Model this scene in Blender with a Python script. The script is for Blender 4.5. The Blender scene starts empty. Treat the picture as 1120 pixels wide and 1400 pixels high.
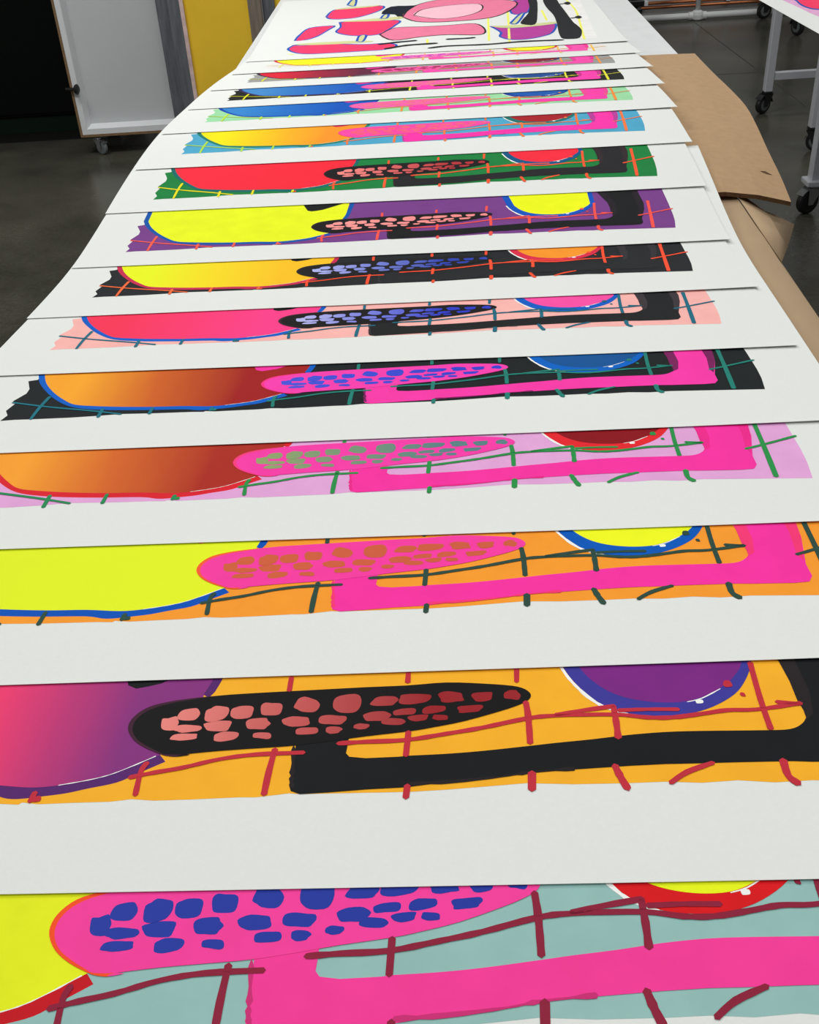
import bpy, math, random
import numpy as np
from mathutils import Vector, Matrix
from mathutils.geometry import tessellate_polygon

random.seed(7)
scene = bpy.context.scene
COL = scene.collection

# ------------------------------------------------------------------ camera
F_PX, PITCH, ROLL, CAM_H = 1462.06, 0.60292, -0.06197, 0.62836
TABLE_Z = 0.90                       # table top above the floor
EYE = TABLE_Z + 0.05 + CAM_H         # eye height above the floor
_fw = np.array([0, math.cos(PITCH), -math.sin(PITCH)])
_up = np.array([0, math.sin(PITCH), math.cos(PITCH)])
_rt = np.array([1.0, 0, 0])
_r = _rt * math.cos(ROLL) + _up * math.sin(ROLL)
_u = -_rt * math.sin(ROLL) + _up * math.cos(ROLL)
cam_d = bpy.data.cameras.new('camera')
cam_d.sensor_fit = 'HORIZONTAL'
cam_d.sensor_width = 36.0
cam_d.lens = F_PX / 1120 * 36.0
cam_d.clip_start = 0.02
cam = bpy.data.objects.new('camera', cam_d)
COL.objects.link(cam)
M = Matrix(((_r[0], _u[0], -_fw[0], 0), (_r[1], _u[1], -_fw[1], 0), (_r[2], _u[2], -_fw[2], EYE), (0, 0, 0, 1)))
cam.matrix_world = M
scene.camera = cam

# ------------------------------------------------------------------ world, lights, exposure
world = bpy.data.worlds.new('room_ambient')
scene.world = world
world.use_nodes = True
bg = world.node_tree.nodes['Background']
bg.inputs[0].default_value = (0.93, 0.97, 1.0, 1)
bg.inputs[1].default_value = 0.30

def area(name, loc, sx, sy, power, col=(0.985, 1.0, 0.985), rot=(0, 0, 0)):
    l = bpy.data.lights.new(name, 'AREA')
    l.shape = 'RECTANGLE'; l.size = sx; l.size_y = sy; l.energy = power; l.color = col
    o = bpy.data.objects.new(name, l)
    o.location = loc; o.rotation_euler = rot
    COL.objects.link(o)
    return o
area('ceiling_or_fill_lamp', (0.2, -0.6, 3.55), 2.4, 0.5, 50)
area('ceiling_or_fill_lamp', (0.2, 1.0, 3.55), 2.4, 0.5, 60)
area('ceiling_or_fill_lamp', (0.2, 3.0, 3.55), 2.4, 0.5, 44)
area('ceiling_or_fill_lamp', (0.6, 5.2, 3.55), 2.4, 0.5, 40)
area('ceiling_or_fill_lamp', (-1.9, 3.8, 3.55), 1.6, 0.5, 150)  # added fill light, brightens the white board and yellow screens
area('ceiling_or_fill_lamp', (3.4, 3.8, 3.55), 2.0, 0.5, 60)
area('ceiling_or_fill_lamp', (3.0, 7.0, 3.55), 2.4, 0.5, 60)

vs = scene.view_settings
vs.view_transform = 'Standard'
vs.look = 'None'
vs.gamma = 1.0
vs.use_curve_mapping = False
vs.exposure = -1.03

# ------------------------------------------------------------------ helpers
def ray(x, y):
    return _fw + _r * (x - 560) / F_PX + _u * (700 - y) / F_PX
def onz(x, y, zc):
    """pixel -> point on the horizontal plane zc below the eye (eye at origin)"""
    d = ray(x, y); return d * (zc / d[2])

def lin(c):
    out = []
    for v in c[:3]:
        v = v / 255.0
        out.append(v / 12.92 if v <= 0.04045 else ((v + 0.055) / 1.055) ** 2.4)
    return out

_mats = {}
def _new(name):
    m = bpy.data.materials.new(name); m.use_nodes = True
    nt = m.node_tree
    return m, nt, nt.nodes['Principled BSDF']

def mat(name, rgb, rough=0.6, metal=0.0, spec=0.5, noise=0.0, nscale=8.0, bump=0.0, bscale=60.0, detail=4.0, stretch=None):
    key = (name, tuple(rgb), rough, metal)
    if key in _mats: return _mats[key]
    m, nt, b = _new(name)
    c = lin(rgb)
    b.inputs['Base Color'].default_value = (*c, 1)
    b.inputs['Roughness'].default_value = rough
    b.inputs['Metallic'].default_value = metal
    b.inputs['Specular IOR Level'].default_value = spec
    if noise or bump:
        tc = nt.nodes.new('ShaderNodeTexCoord')
        src = tc.outputs['Object']
        if stretch:
            mp = nt.nodes.new('ShaderNodeMapping'); mp.inputs['Scale'].default_value = stretch
            nt.links.new(src, mp.inputs[0]); src = mp.outputs[0]
    if noise:
        n = nt.nodes.new('ShaderNodeTexNoise'); n.inputs['Scale'].default_value = nscale; n.inputs['Detail'].default_value = detail
        nt.links.new(src, n.inputs['Vector'])
        r = nt.nodes.new('ShaderNodeValToRGB')
        r.color_ramp.elements[0].position = 0.3; r.color_ramp.elements[1].position = 0.7
        r.color_ramp.elements[0].color = (*[max(0, v * (1 - noise)) for v in c], 1)
        r.color_ramp.elements[1].color = (*[min(1, v * (1 + noise)) for v in c], 1)
        nt.links.new(n.outputs['Fac'], r.inputs[0]); nt.links.new(r.outputs[0], b.inputs['Base Color'])
    if bump:
        n = nt.nodes.new('ShaderNodeTexNoise'); n.inputs['Scale'].default_value = bscale; n.inputs['Detail'].default_value = 3
        nt.links.new(src, n.inputs['Vector'])
        bp = nt.nodes.new('ShaderNodeBump'); bp.inputs['Strength'].default_value = bump; bp.inputs['Distance'].default_value = 0.002
        nt.links.new(n.outputs['Fac'], bp.inputs['Height']); nt.links.new(bp.outputs[0], b.inputs['Normal'])
    _mats[key] = m
    return m

INK_GAIN = 1.06
def ink(rgb):
    """flat screen-printed ink"""
    key = ('ink', tuple(rgb))
    if key in _mats: return _mats[key]
    m, nt, b = _new('screen_ink')
    c = [min(0.97, v * INK_GAIN) for v in lin(rgb)]
    tc = nt.nodes.new('ShaderNodeTexCoord')
    n = nt.nodes.new('ShaderNodeTexNoise'); n.inputs['Scale'].default_value = 30; n.inputs['Detail'].default_value = 5
    nt.links.new(tc.outputs['Object'], n.inputs['Vector'])
    r = nt.nodes.new('ShaderNodeValToRGB')
    r.color_ramp.elements[0].position = 0.35; r.color_ramp.elements[1].position = 0.65
    r.color_ramp.elements[0].color = (*[v * 0.965 for v in c], 1)
    r.color_ramp.elements[1].color = (*[min(0.98, v * 1.035) for v in c], 1)
    nt.links.new(n.outputs['Fac'], r.inputs[0]); nt.links.new(r.outputs[0], b.inputs['Base Color'])
    b.inputs['Roughness'].default_value = 0.62
    b.inputs['Specular IOR Level'].default_value = 0.08
    _mats[key] = m
    return m

def ink_blend(c1, c2, u0, u1):
    """split-fountain ink: colour rolls from c1 to c2 along the width of the sheet"""
    if tuple(c1) == tuple(c2): return ink(c1)
    key = ('blend', tuple(c1), tuple(c2), u0, u1)
    if key in _mats: return _mats[key]
    m, nt, b = _new('split_fountain_ink')
    tc = nt.nodes.new('ShaderNodeTexCoord')
    sx = nt.nodes.new('ShaderNodeSeparateXYZ')
    nt.links.new(tc.outputs['Object'], sx.inputs[0])
    mr = nt.nodes.new('ShaderNodeMapRange')
    mr.inputs[1].default_value = u0; mr.inputs[2].default_value = u1
    nt.links.new(sx.outputs[0], mr.inputs[0])
    n = nt.nodes.new('ShaderNodeTexNoise'); n.inputs['Scale'].default_value = 14; n.inputs['Detail'].default_value = 6
    mp = nt.nodes.new('ShaderNodeMapping'); mp.inputs['Scale'].default_value = (1, 0.25, 1)
    nt.links.new(tc.outputs['Object'], mp.inputs[0]); nt.links.new(mp.outputs[0], n.inputs['Vector'])
    ma = nt.nodes.new('ShaderNodeMath'); ma.operation = 'MULTIPLY_ADD'
    ma.inputs[1].default_value = 0.22; nt.links.new(n.outputs['Fac'], ma.inputs[0])
    sb = nt.nodes.new('ShaderNodeMath'); sb.operation = 'SUBTRACT'; sb.inputs[1].default_value = 0.11
    nt.links.new(mr.outputs[0], ma.inputs[2]); nt.links.new(ma.outputs[0], sb.inputs[0])
    r = nt.nodes.new('ShaderNodeValToRGB')
    r.color_ramp.interpolation = 'LINEAR'
    r.color_ramp.elements[0].color = (*[min(0.97, v * INK_GAIN) for v in lin(c1)], 1)
    r.color_ramp.elements[1].color = (*[min(0.97, v * INK_GAIN) for v in lin(c2)], 1)
    e = r.color_ramp.elements.new(0.5); e.color = (*[min(0.97, v * INK_GAIN) for v in lin([(a_ + b_) / 2 for a_, b_ in zip(c1, c2)])], 1)
    nt.links.new(sb.outputs[0], r.inputs[0]); nt.links.new(r.outputs[0], b.inputs['Base Color'])
    b.inputs['Roughness'].default_value = 0.62
    b.inputs['Specular IOR Level'].default_value = 0.08
    _mats[key] = m
    return m

def obj(name, verts, faces, mats, parent=None, fmats=None, smooth=False):
    me = bpy.data.meshes.new(name)
    me.from_pydata([tuple(v) for v in verts], [], faces)
    for m in (mats if isinstance(mats, (list, tuple)) else [mats]): me.materials.append(m)
    if fmats is not None: me.polygons.foreach_set('material_index', fmats)
    if smooth: me.polygons.foreach_set('use_smooth', [True] * len(me.polygons))
    me.update()
    o = bpy.data.objects.new(name, me); COL.objects.link(o)
    if parent: o.parent = parent
    return o

def tag(o, label=None, cat=None, group=None, kind=None):
    if label: o['label'] = label
    if cat: o['category'] = cat
    if group: o['group'] = group
    if kind: o['kind'] = kind
    return o

def empty(name, loc, rz=0.0):
    o = bpy.data.objects.new(name, None); COL.objects.link(o)
    o.empty_display_size = 0.05
    o.location = loc; o.rotation_euler = (0, 0, rz)
    return o

class MB:
    """collects simple solids, builds one mesh object"""
    def __init__(s): s.v = []; s.f = []
    def box(s, x0, x1, y0, y1, z0, z1, ch=0.0):
        n = len(s.v)
        if ch <= 0:
            s.v += [(x, y, z) for z in (z0, z1) for y in (y0, y1) for x in (x0, x1)]
            s.f += [tuple(n + i for i in q) for q in ((0, 2, 3, 1), (4, 5, 7, 6), (0, 1, 5, 4), (2, 6, 7, 3), (0, 4, 6, 2), (1, 3, 7, 5))]
            return s
        c = ch
        rings = [(z0, c), (z0 + c, 0), (z1 - c, 0), (z1, c)]
        for z, k in rings:
            s.v += [(x0 + k + c * (k == 0), y0 + k, z), (x1 - k - c * (k == 0), y0 + k, z), (x1 - k, y0 + k + c * (k == 0), z), (x1 - k, y1 - k - c * (k == 0), z),
                    (x1 - k - c * (k == 0), y1 - k, z), (x0 + k + c * (k == 0), y1 - k, z), (x0 + k, y1 - k - c * (k == 0), z), (x0 + k, y0 + k + c * (k == 0), z)]
        for i in range(3):
            for j in range(8):
                a = n + i * 8 + j; b = n + i * 8 + (j + 1) % 8
                s.f.append((a, b, b + 8, a + 8))
        s.f.append(tuple(n + j for j in range(7, -1, -1)))
        s.f.append(tuple(n + 24 + j for j in range(8)))
        return s
    def tube(s, pts, r, seg=10, cap=True):
        pts = [Vector(p) for p in pts]
        rr = r if isinstance(r, (list, tuple)) else [r] * len(pts)
        n = len(s.v)
        prev = None
        for i, p in enumerate(pts):
            t = (pts[min(i + 1, len(pts) - 1)] - pts[max(i - 1, 0)]).normalized()
            ref = prev if prev is not None else (Vector((0, 0, 1)) if abs(t.z) < 0.9 else Vector((1, 0, 0)))
            a = t.cross(ref).normalized(); b = a.cross(t).normalized(); prev = b
            for j in range(seg):
                w = 2 * math.pi * j / seg
                s.v.append(tuple(p + (a * math.cos(w) + b * math.sin(w)) * rr[i]))
        for i in range(len(pts) - 1):
            for j in range(seg):
                k = (j + 1) % seg
                s.f.append((n + i * seg + j, n + i * seg + k, n + (i + 1) * seg + k, n + (i + 1) * seg + j))
        if cap:
            s.f.append(tuple(n + j for j in range(seg - 1, -1, -1)))
            s.f.append(tuple(n + (len(pts) - 1) * seg + j for j in range(seg)))
        return s
    def lathe(s, c, axis, prof, seg=20):
        """prof: (distance along axis, radius)"""
        ax = Vector(axis).normalized()
        a = ax.cross(Vector((0, 0, 1)) if abs(ax.z) < 0.9 else Vector((1, 0, 0))).normalized(); b = ax.cross(a)
        n = len(s.v)
        for d, r in prof:
            for j in range(seg):
                w = 2 * math.pi * j / seg
                s.v.append(tuple(Vector(c) + ax * d + (a * math.cos(w) + b * math.sin(w)) * r))
        for i in range(len(prof) - 1):
            for j in range(seg):
                k = (j + 1) % seg
                s.f.append((n + i * seg + j, n + i * seg + k, n + (i + 1) * seg + k, n + (i + 1) * seg + j))
        s.f.append(tuple(n + j for j in range(seg - 1, -1, -1)))
        s.f.append(tuple(n + (len(prof) - 1) * seg + j for j in range(seg)))
        return s
    def prism(s, poly, z0, z1):
        n = len(s.v); k = len(poly)
        s.v += [(x, y, z0) for x, y in poly] + [(x, y, z1) for x, y in poly]
        s.f.append(tuple(n + i for i in range(k - 1, -1, -1))); s.f.append(tuple(n + k + i for i in range(k)))
        for i in range(k):
            j = (i + 1) % k
            s.f.append((n + i, n + j, n + k + j, n + k + i))
        return s
    def build(s, name, m, parent=None, smooth=False):
        return obj(name, s.v, s.f, m, parent, smooth=smooth)

# ------------------------------------------------------------------ materials of the place
m_paper = mat('print_paper', (229, 231, 227), 0.75, spec=0.2, noise=0.012, nscale=300, bump=0.05, bscale=700)
m_kraft = mat('kraft_paper', (176, 150, 120), 0.8, spec=0.2, noise=0.06, nscale=5, bump=0.5, bscale=14)
m_card = mat('corrugated_cardboard', (180, 148, 113), 0.85, spec=0.2, noise=0.05, nscale=60, bump=0.15, bscale=250)
m_cardedge = mat('cardboard_edge', (96, 72, 50), 0.9, spec=0.1, noise=0.25, nscale=180, stretch=(1, 1, 1))
m_table = mat('white_table_laminate', (222, 224, 224), 0.45, noise=0.03, nscale=18)
m_tleg = mat('table_leg_steel', (70, 72, 74), 0.45, metal=0.6)
m_silver = mat('painted_steel_tube', (196, 197, 203), 0.4, metal=0.0)
m_chrome = mat('chrome', (220, 222, 226), 0.12, metal=1.0)
m_zinc = mat('zinc_plated_steel', (176, 178, 182), 0.28, metal=0.9)
m_rubber = mat('black_rubber', (22, 22, 23), 0.55)
m_hub = mat('grey_caster_hub', (104, 108, 110), 0.5)
m_black = mat('black_plastic', (14, 14, 15), 0.4)
m_wall = mat('painted_wall', (196, 196, 196), 0.8, noise=0.03, nscale=3)
m_copper = mat('copper_pipe', (190, 120, 80), 0.32, metal=0.85, noise=0.2, nscale=6)
m_pipew = mat('white_conduit', (226, 228, 228), 0.45)
m_alu = mat('weathered_aluminium', (120, 124, 130), 0.5, metal=0.55, noise=0.2, nscale=14, stretch=(6, 6, 0.7))
m_aluwarm = mat('stained_aluminium', (140, 128, 116), 0.55, metal=0.35, noise=0.2, nscale=14, stretch=(6, 6, 0.7))
m_tape = mat('pinkish_sealing_tape', (214, 186, 182), 0.6, noise=0.2, nscale=20)
m_mesh = mat('yellow_screen_mesh', (248, 203, 48), 0.55, noise=0.05, nscale=4, bump=0.2, bscale=900)
m_board = mat('grey_white_board', (196, 199, 200), 0.5, noise=0.02, nscale=3)
m_white = mat('white_painted_board', (222, 224, 226), 0.5, noise=0.02, nscale=3)
m_ply = mat('plywood_edge', (126, 98, 66), 0.7, noise=0.25, nscale=40, stretch=(1, 1, 8))
m_dark = mat('black_green_enamel', (5, 9, 7), 0.35, spec=0.15)
m_green = mat('dark_green_plinth', (6, 22, 13), 0.6, spec=0.15)
m_outline = mat('dim_label_frame', (40, 48, 44), 0.4)

def floor_material():
    m, nt, b = _new('polished_dark_concrete')
    tc = nt.nodes.new('ShaderNodeTexCoord')
    n1 = nt.nodes.new('ShaderNodeTexNoise'); n1.inputs['Scale'].default_value = 1.3; n1.inputs['Detail'].default_value = 6; n1.inputs['Roughness'].default_value = 0.62
    n2 = nt.nodes.new('ShaderNodeTexNoise'); n2.inputs['Scale'].default_value = 55; n2.inputs['Detail'].default_value = 3
    nt.links.new(tc.outputs['Object'], n1.inputs['Vector']); nt.links.new(tc.outputs['Object'], n2.inputs['Vector'])
    mx = nt.nodes.new('ShaderNodeMath'); mx.operation = 'MULTIPLY_ADD'; mx.inputs[1].default_value = 0.25
    nt.links.new(n2.outputs['Fac'], mx.inputs[0]); nt.links.new(n1.outputs['Fac'], mx.inputs[2])
    r = nt.nodes.new('ShaderNodeValToRGB')
    r.color_ramp.elements[0].position = 0.4; r.color_ramp.elements[0].color = (*lin((46, 45, 41)), 1)
    r.color_ramp.elements[1].position = 0.85; r.color_ramp.elements[1].color = (*lin((88, 86, 75)), 1)
    nt.links.new(mx.outputs[0], r.inputs[0]); nt.links.new(r.outputs[0], b.inputs['Base Color'])
    rr = nt.nodes.new('ShaderNodeMapRange'); rr.inputs[3].default_value = 0.20; rr.inputs[4].default_value = 0.30
    nt.links.new(n1.outputs['Fac'], rr.inputs[0]); nt.links.new(rr.outputs[0], b.inputs['Roughness'])
    b.inputs['Specular IOR Level'].default_value = 0.45
    return m
m_floor = floor_material()
m_joint = mat('floor_joint_filler', (46, 45, 41), 0.5)

# ------------------------------------------------------------------ the room
fl = tag(MB().box(-4.0, 6.0, -2.5, 8.6, -0.12, 0.0).build('floor', m_floor), kind='structure')
for (x, y, x1, y1) in ((2.275, 8.5, 2.265, 5.9), (1.2, 6.76, 2.25, 6.71), (2.27, 6.71, 5.9, 6.55)):
    d = Vector((x1 - x, y1 - y)).normalized(); p = Vector((-d.y, d.x)) * 0.003
    MB().prism([(x - p.x, y - p.y), (x1 - p.x, y1 - p.y), (x1 + p.x, y1 + p.y), (x + p.x, y + p.y)], 0.0, 0.0006).build('floor_joint', m_joint, fl)
tag(MB().box(-4.0, 6.0, 8.5, 8.6, 0.0, 3.8).build('wall_back', m_wall), kind='structure')
tag(MB().box(-4.1, -4.0, -2.5, 8.6, 0.0, 3.8).build('wall_left', m_wall), kind='structure')
tag(MB().box(6.0, 6.1, -2.5, 8.6, 0.0, 3.8).build('wall_right', m_wall), kind='structure')
tag(MB().box(-4.1, 6.1, -2.5, 8.6, 3.8, 3.9).build('ceiling', m_wall), kind='structure')

# ------------------------------------------------------------------ long work tables
def work_table(label, poly, legs):
    """poly: tabletop outline (counter-clockwise), legs: foot centres"""
    t = empty('work_table', (sum(p[0] for p in poly) / 4, sum(p[1] for p in poly) / 4, 0))
    ox, oy = t.location.x, t.location.y
    q = [(x - ox, y - oy) for x, y in poly]
    MB().prism(q, TABLE_Z - 0.035, TABLE_Z).build('tabletop', m_table, t)
    k = [(x * 0.88, y * 0.94) for x, y in q]
    ap = MB()
    for i in range(4):
        a = Vector(k[i]); b = Vector(k[(i + 1) % 4]); d = (b - a).normalized(); n = Vector((-d.y, d.x)) * 0.02
        ap.prism([tuple(a), tuple(b), tuple(b + n), tuple(a + n)], TABLE_Z - 0.115, TABLE_Z - 0.035)
    ap.build('apron', m_tleg, t)
    for (x, y) in k:
        x *= 0.94; y *= 0.97
        lg = MB().box(x - 0.025, x + 0.025, y - 0.025, y + 0.025, 0.015, TABLE_Z - 0.035, 0.004).build('leg', m_tleg, t)
        MB().lathe((x, y, 0), (0, 0, 1), [(0, 0.03), (0.01, 0.03), (0.016, 0.018)], 16).build('foot', m_rubber, lg)
    return tag(t, label, 'table', 'work tables under the prints')
def lft_near(y): return -0.515 + 0.07 * (y - 1.9)
def rgt_near(y): return 0.603 + 0.065 * (y - 1.4)
work_table('white work table covered with brown kraft paper under the shingled prints',
           [(lft_near(-0.9), -0.9), (rgt_near(-0.9), -0.9), (rgt_near(2.30), 2.30), (lft_near(2.30), 2.30)], None)
def lft_far(y): return -0.385 + 0.05 * (y - 4.1)
def rgt_far(y): return 0.845 + 0.0405 * (y - 3.63)
work_table('bare white work table whose pale top shows beyond the brown cardboard',
           [(lft_far(2.32), 2.32), (rgt_far(2.32), 2.32), (rgt_far(5.1), 5.1), (lft_far(5.1), 5.1)], None)

# ------------------------------------------------------------------ prints: poses on the pile, far to near (x, y, turn, rise)
SHEETS = [(0.1579, 3.267, -0.0395, -0.029), (0.1445, 3.0295, -0.0439, -0.0113), (0.1184, 2.7894, -0.0372, 0.0051), (0.0949, 2.5675, -0.0345, 0.0157),
          (0.0688, 2.3472, -0.0394, 0.0202), (0.0469, 2.1339, -0.0448, 0.0088), (0.0222, 1.9309, -0.0526, -0.0106), (0.0051, 1.7095, -0.0535, -0.0275),
          (-0.0134, 1.4988, -0.049, -0.0221), (-0.0295, 1.2865, -0.0561, -0.0123), (-0.0347, 1.0717, -0.0458, -0.0035), (-0.05, 0.869, -0.0486, 0.0031),
          (-0.0625, 0.6578, -0.042, 0.0163), (-0.0872, 0.4451, -0.0507, 0.0245), (-0.1011, 0.2708, -0.0352, 0.0226)]
SW, SL, DV = 1.10, 1.07, 0.02         # sheet width, length, strip length of the meshes
TH, EPS = 0.0004, 0.0015              # paper thickness, rise from one sheet to the next
AX = 0.045
def yp(x, y): return x * math.sin(AX) + y * math.cos(AX)
_kx = [-1.0, 0.05] + [yp(s[0], s[1]) for s in SHEETS[::-1]] + [3.75, 4.2, 5.2]
_kz = [0.0, 0.018] + [s[3] for s in SHEETS[::-1]] + [-0.037, -0.040, -0.041]
def spline(xs, zs):
    n = len(xs); A = np.zeros((n, n)); B = np.zeros(n); A[0, 0] = A[-1, -1] = 1
    for i in range(1, n - 1):
        h0 = xs[i] - xs[i - 1]; h1 = xs[i + 1] - xs[i]
        A[i, i - 1] = h0; A[i, i] = 2 * (h0 + h1); A[i, i + 1] = h1
        B[i] = 6 * ((zs[i + 1] - zs[i]) / h1 - (zs[i] - zs[i - 1]) / h0)
    m2 = np.linalg.solve(A, B)
    def ev(x):
        x = min(max(x, xs[0]), xs[-1])
        i = min(max(int(np.searchsorted(xs, x)) - 1, 0), n - 2); h = xs[i + 1] - xs[i]
        a = (xs[i + 1] - x) / h; b = 1 - a
        return a * zs[i] + b * zs[i + 1] + ((a ** 3 - a) * m2[i] + (b ** 3 - b) * m2[i + 1]) * h * h / 6
    return ev
Zs = spline(_kx, _kz)
BASE = TABLE_Z + 0.05                 # world height of rise 0

_ry = [yp(s[0], s[1]) for s in SHEETS[::-1]]
_rk = [float(14 - i) for i in range(15)]
def rank_at(y): return float(np.interp(y, _ry, _rk))   # which sheet lies uppermost at this point of the pile

def sheet_z(k, v, u=0.0):
    s = SHEETS[k]
    y = yp(s[0], s[1]) + v
    return Zs(y) - EPS * (k - rank_at(y)) + (0.0004 + 0.002 * max(0, (u - 0.25) / 0.3) ** 2) * math.exp(-max(v, 0) / 0.02) - s[3]

def px2uv(k, x, y):
    """pixel of the photograph on print k -> position on that sheet"""
    s = SHEETS[k]
    z = -CAM_H + s[3]
    for _ in range(30):
        P = onz(x, y, z)
        dx, dy = P[0] - s[0], P[1] - s[1]
        cs, sn = math.cos(s[2]), math.sin(s[2])
        uu, v = cs * dx + sn * dy, -sn * dx + cs * dy
        z = 0.5 * z + 0.5 * (-CAM_H + Zs(yp(s[0], s[1]) + v))
    return (uu, v)

# crop windows in which the artwork was measured: (x0, y0, pixels per crop pixel)
# small differences in where and how steeply each picture lies: v = a * v13 + b
FIT = {1: (1, 0.012), 2: (1, 0.018), 3: (1, 0.006), 4: (1, 0.008), 5: (1, 0.0), 6: (1.0, -0.022), 7: (0.84, -0.004), 8: (0.92, 0.012), 9: (0.92, 0.015), 10: (0.92, 0.016), 11: (0.98, 0.0067), 12: (1.02, 0.005), 13: (1, 0), 14: (0.985, -0.005), 0: (1, 0)}
def T(k, x0, y0, sc, pts):
    a, b = FIT[k]
    return [(p[0], (p[1] - b) / a) for p in (px2uv(k, x0 + x / sc, y0 + y / sc) for x, y in pts)]
def A1(*pts): return T(13, 0, 900, 2.0, pts)
def A2(*pts): return T(13, 560, 880, 2.0, pts)
def B1(*pts): return T(10, 0, 400, 2.0, pts)
def C2(*pts): return T(11, 560, 400, 2.0, pts)

def catmull(pts, n=4, closed=True):
    out = []; N = len(pts)
    rng = range(N) if closed else range(N - 1)
    for i in rng:
        if closed: p0, p1, p2, p3 = pts[i - 1], pts[i], pts[(i + 1) % N], pts[(i + 2) % N]
        else: p0, p1, p2, p3 = pts[max(i - 1, 0)], pts[i], pts[i + 1], pts[min(i + 2, N - 1)]
        for j in range(n):
            t = j / n
            out.append(tuple(0.5 * (2 * p1[c] + (p2[c] - p0[c]) * t + (2 * p0[c] - 5 * p1[c] + 4 * p2[c] - p3[c]) * t * t + (3 * p1[c] - p0[c] - 3 * p2[c] + p3[c]) * t ** 3) for c in (0, 1)))
    if not closed: out.append(tuple(pts[-1]))
    return out

def stroke(pts, w=0.0044, jit=0.12):
    pts = catmull(pts, 4, False) if len(pts) > 2 else [tuple(p) for p in pts]
    L = []; R = []
    n = len(pts)
    for i, p in enumerate(pts):
        a = pts[max(i - 1, 0)]; b = pts[min(i + 1, n - 1)]
        d = Vector((b[0] - a[0], b[1] - a[1])).normalized()
        k = w / 2 * (1 + random.uniform(-jit, jit))
        L.append((p[0] - d.y * k, p[1] + d.x * k)); R.append((p[0] + d.y * k, p[1] - d.x * k))
    d0 = Vector((pts[1][0] - pts[0][0], pts[1][1] - pts[0][1])).normalized() * (w * 0.4)
    d1 = Vector((pts[-1][0] - pts[-2][0], pts[-1][1] - pts[-2][1])).normalized() * (w * 0.4)
    return [(pts[0][0] - d0.x, pts[0][1] - d0.y)] + R + [(pts[-1][0] + d1.x, pts[-1][1] + d1.y)] + L[::-1]

def blob(c, rx, ry, rot=0.0, n=11, jit=0.16):
    out = []
    for i in range(n):
        w = 2 * math.pi * i / n
        k = 1 + random.uniform(-jit, jit)
        # squarish brush dab
        cx = math.copysign(abs(math.cos(w)) ** 0.72, math.cos(w)) * rx * k
        cy = math.copysign(abs(math.sin(w)) ** 0.72, math.sin(w)) * ry * k
        out.append((c[0] + cx * math.cos(rot) - cy * math.sin(rot), c[1] + cx * math.sin(rot) + cy * math.cos(rot)))
    return catmull(out, 2)

def clip(poly, v0, keep_above):
    out = []
    for i in range(len(poly)):
        a, b = poly[i - 1], poly[i]
        ia = (a[1] >= v0) == keep_above; ib = (b[1] >= v0) == keep_above
        if ia != ib:
            t = (v0 - a[1]) / (b[1] - a[1]); out.append((a[0] + t * (b[0] - a[0]), v0))
        if ib: out.append(b)
    return out

def pieces(poly):
    """polygon -> convex pieces cut along the strips of the sheet mesh"""
    poly = [p for i, p in enumerate(poly) if (abs(p[0] - poly[i - 1][0]) + abs(p[1] - poly[i - 1][1])) > 1e-6]
    tris = tessellate_polygon([[Vector((p[0], p[1], 0)) for p in poly]])
    out = []
    for t in tris:
        q = [poly[i] for i in t]
        ar = (q[1][0] - q[0][0]) * (q[2][1] - q[0][1]) - (q[2][0] - q[0][0]) * (q[1][1] - q[0][1])
        if abs(ar) < 1e-10: continue
        if ar < 0: q = q[::-1]
        lo = min(p[1] for p in q); hi = max(p[1] for p in q)
        i = math.floor(lo / DV)
        while i * DV < hi:
            c = clip(clip(q, i * DV, True), (i + 1) * DV, False) if (lo < i * DV or hi > (i + 1) * DV) else q
            if len(c) >= 3: out.append(c)
            i += 1
    return out

# ---- the shared design, in sheet coordinates
TOPV = 0.30
def up(p, v=TOPV): return (p[0], v)
art = {}
# ground colour: ragged on the left, slanted on the right
left_rag = B1((0, 350), (20, 335), (16, 322), (44, 300), (34, 296), (72, 274), (80, 262), (77, 240), (103, 236))
bot_l = B1((40, 347), (100, 345), (190, 341), (268, 336), (330, 331), (420, 329))
bot_m = A1((0, 397), (50, 399), (60, 393), (104, 398), (200, 394), (300, 391), (360, 384), (420, 388), (520, 385), (650, 379), (700, 379), (790, 368)) + A2((-300, 410), (0, 404), (100, 398), (200, 390), (320, 380), (450, 383), (600, 380), (700, 376), (800, 379), (900, 372), (1000, 378), (1100, 372))
right_e = C2((1103, 506), (1088, 462), (1070, 425), (1030, 357))
ground = left_rag[::-1] + bot_l + [p for p in bot_m if p[0] > bot_l[-1][0] + 0.005] + right_e
g0 = left_rag[-1]
ground = [(g0[0] + 0.012, SL - 0.09), (g0[0] + 0.004, 0.4), (g0[0] + 0.01, TOPV)] + ground + [(right_e[-1][0] - 0.004, 0.4), (right_e[-1][0] - 0.004, SL - 0.09)]
art['ground'] = [(0, ground)]
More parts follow.
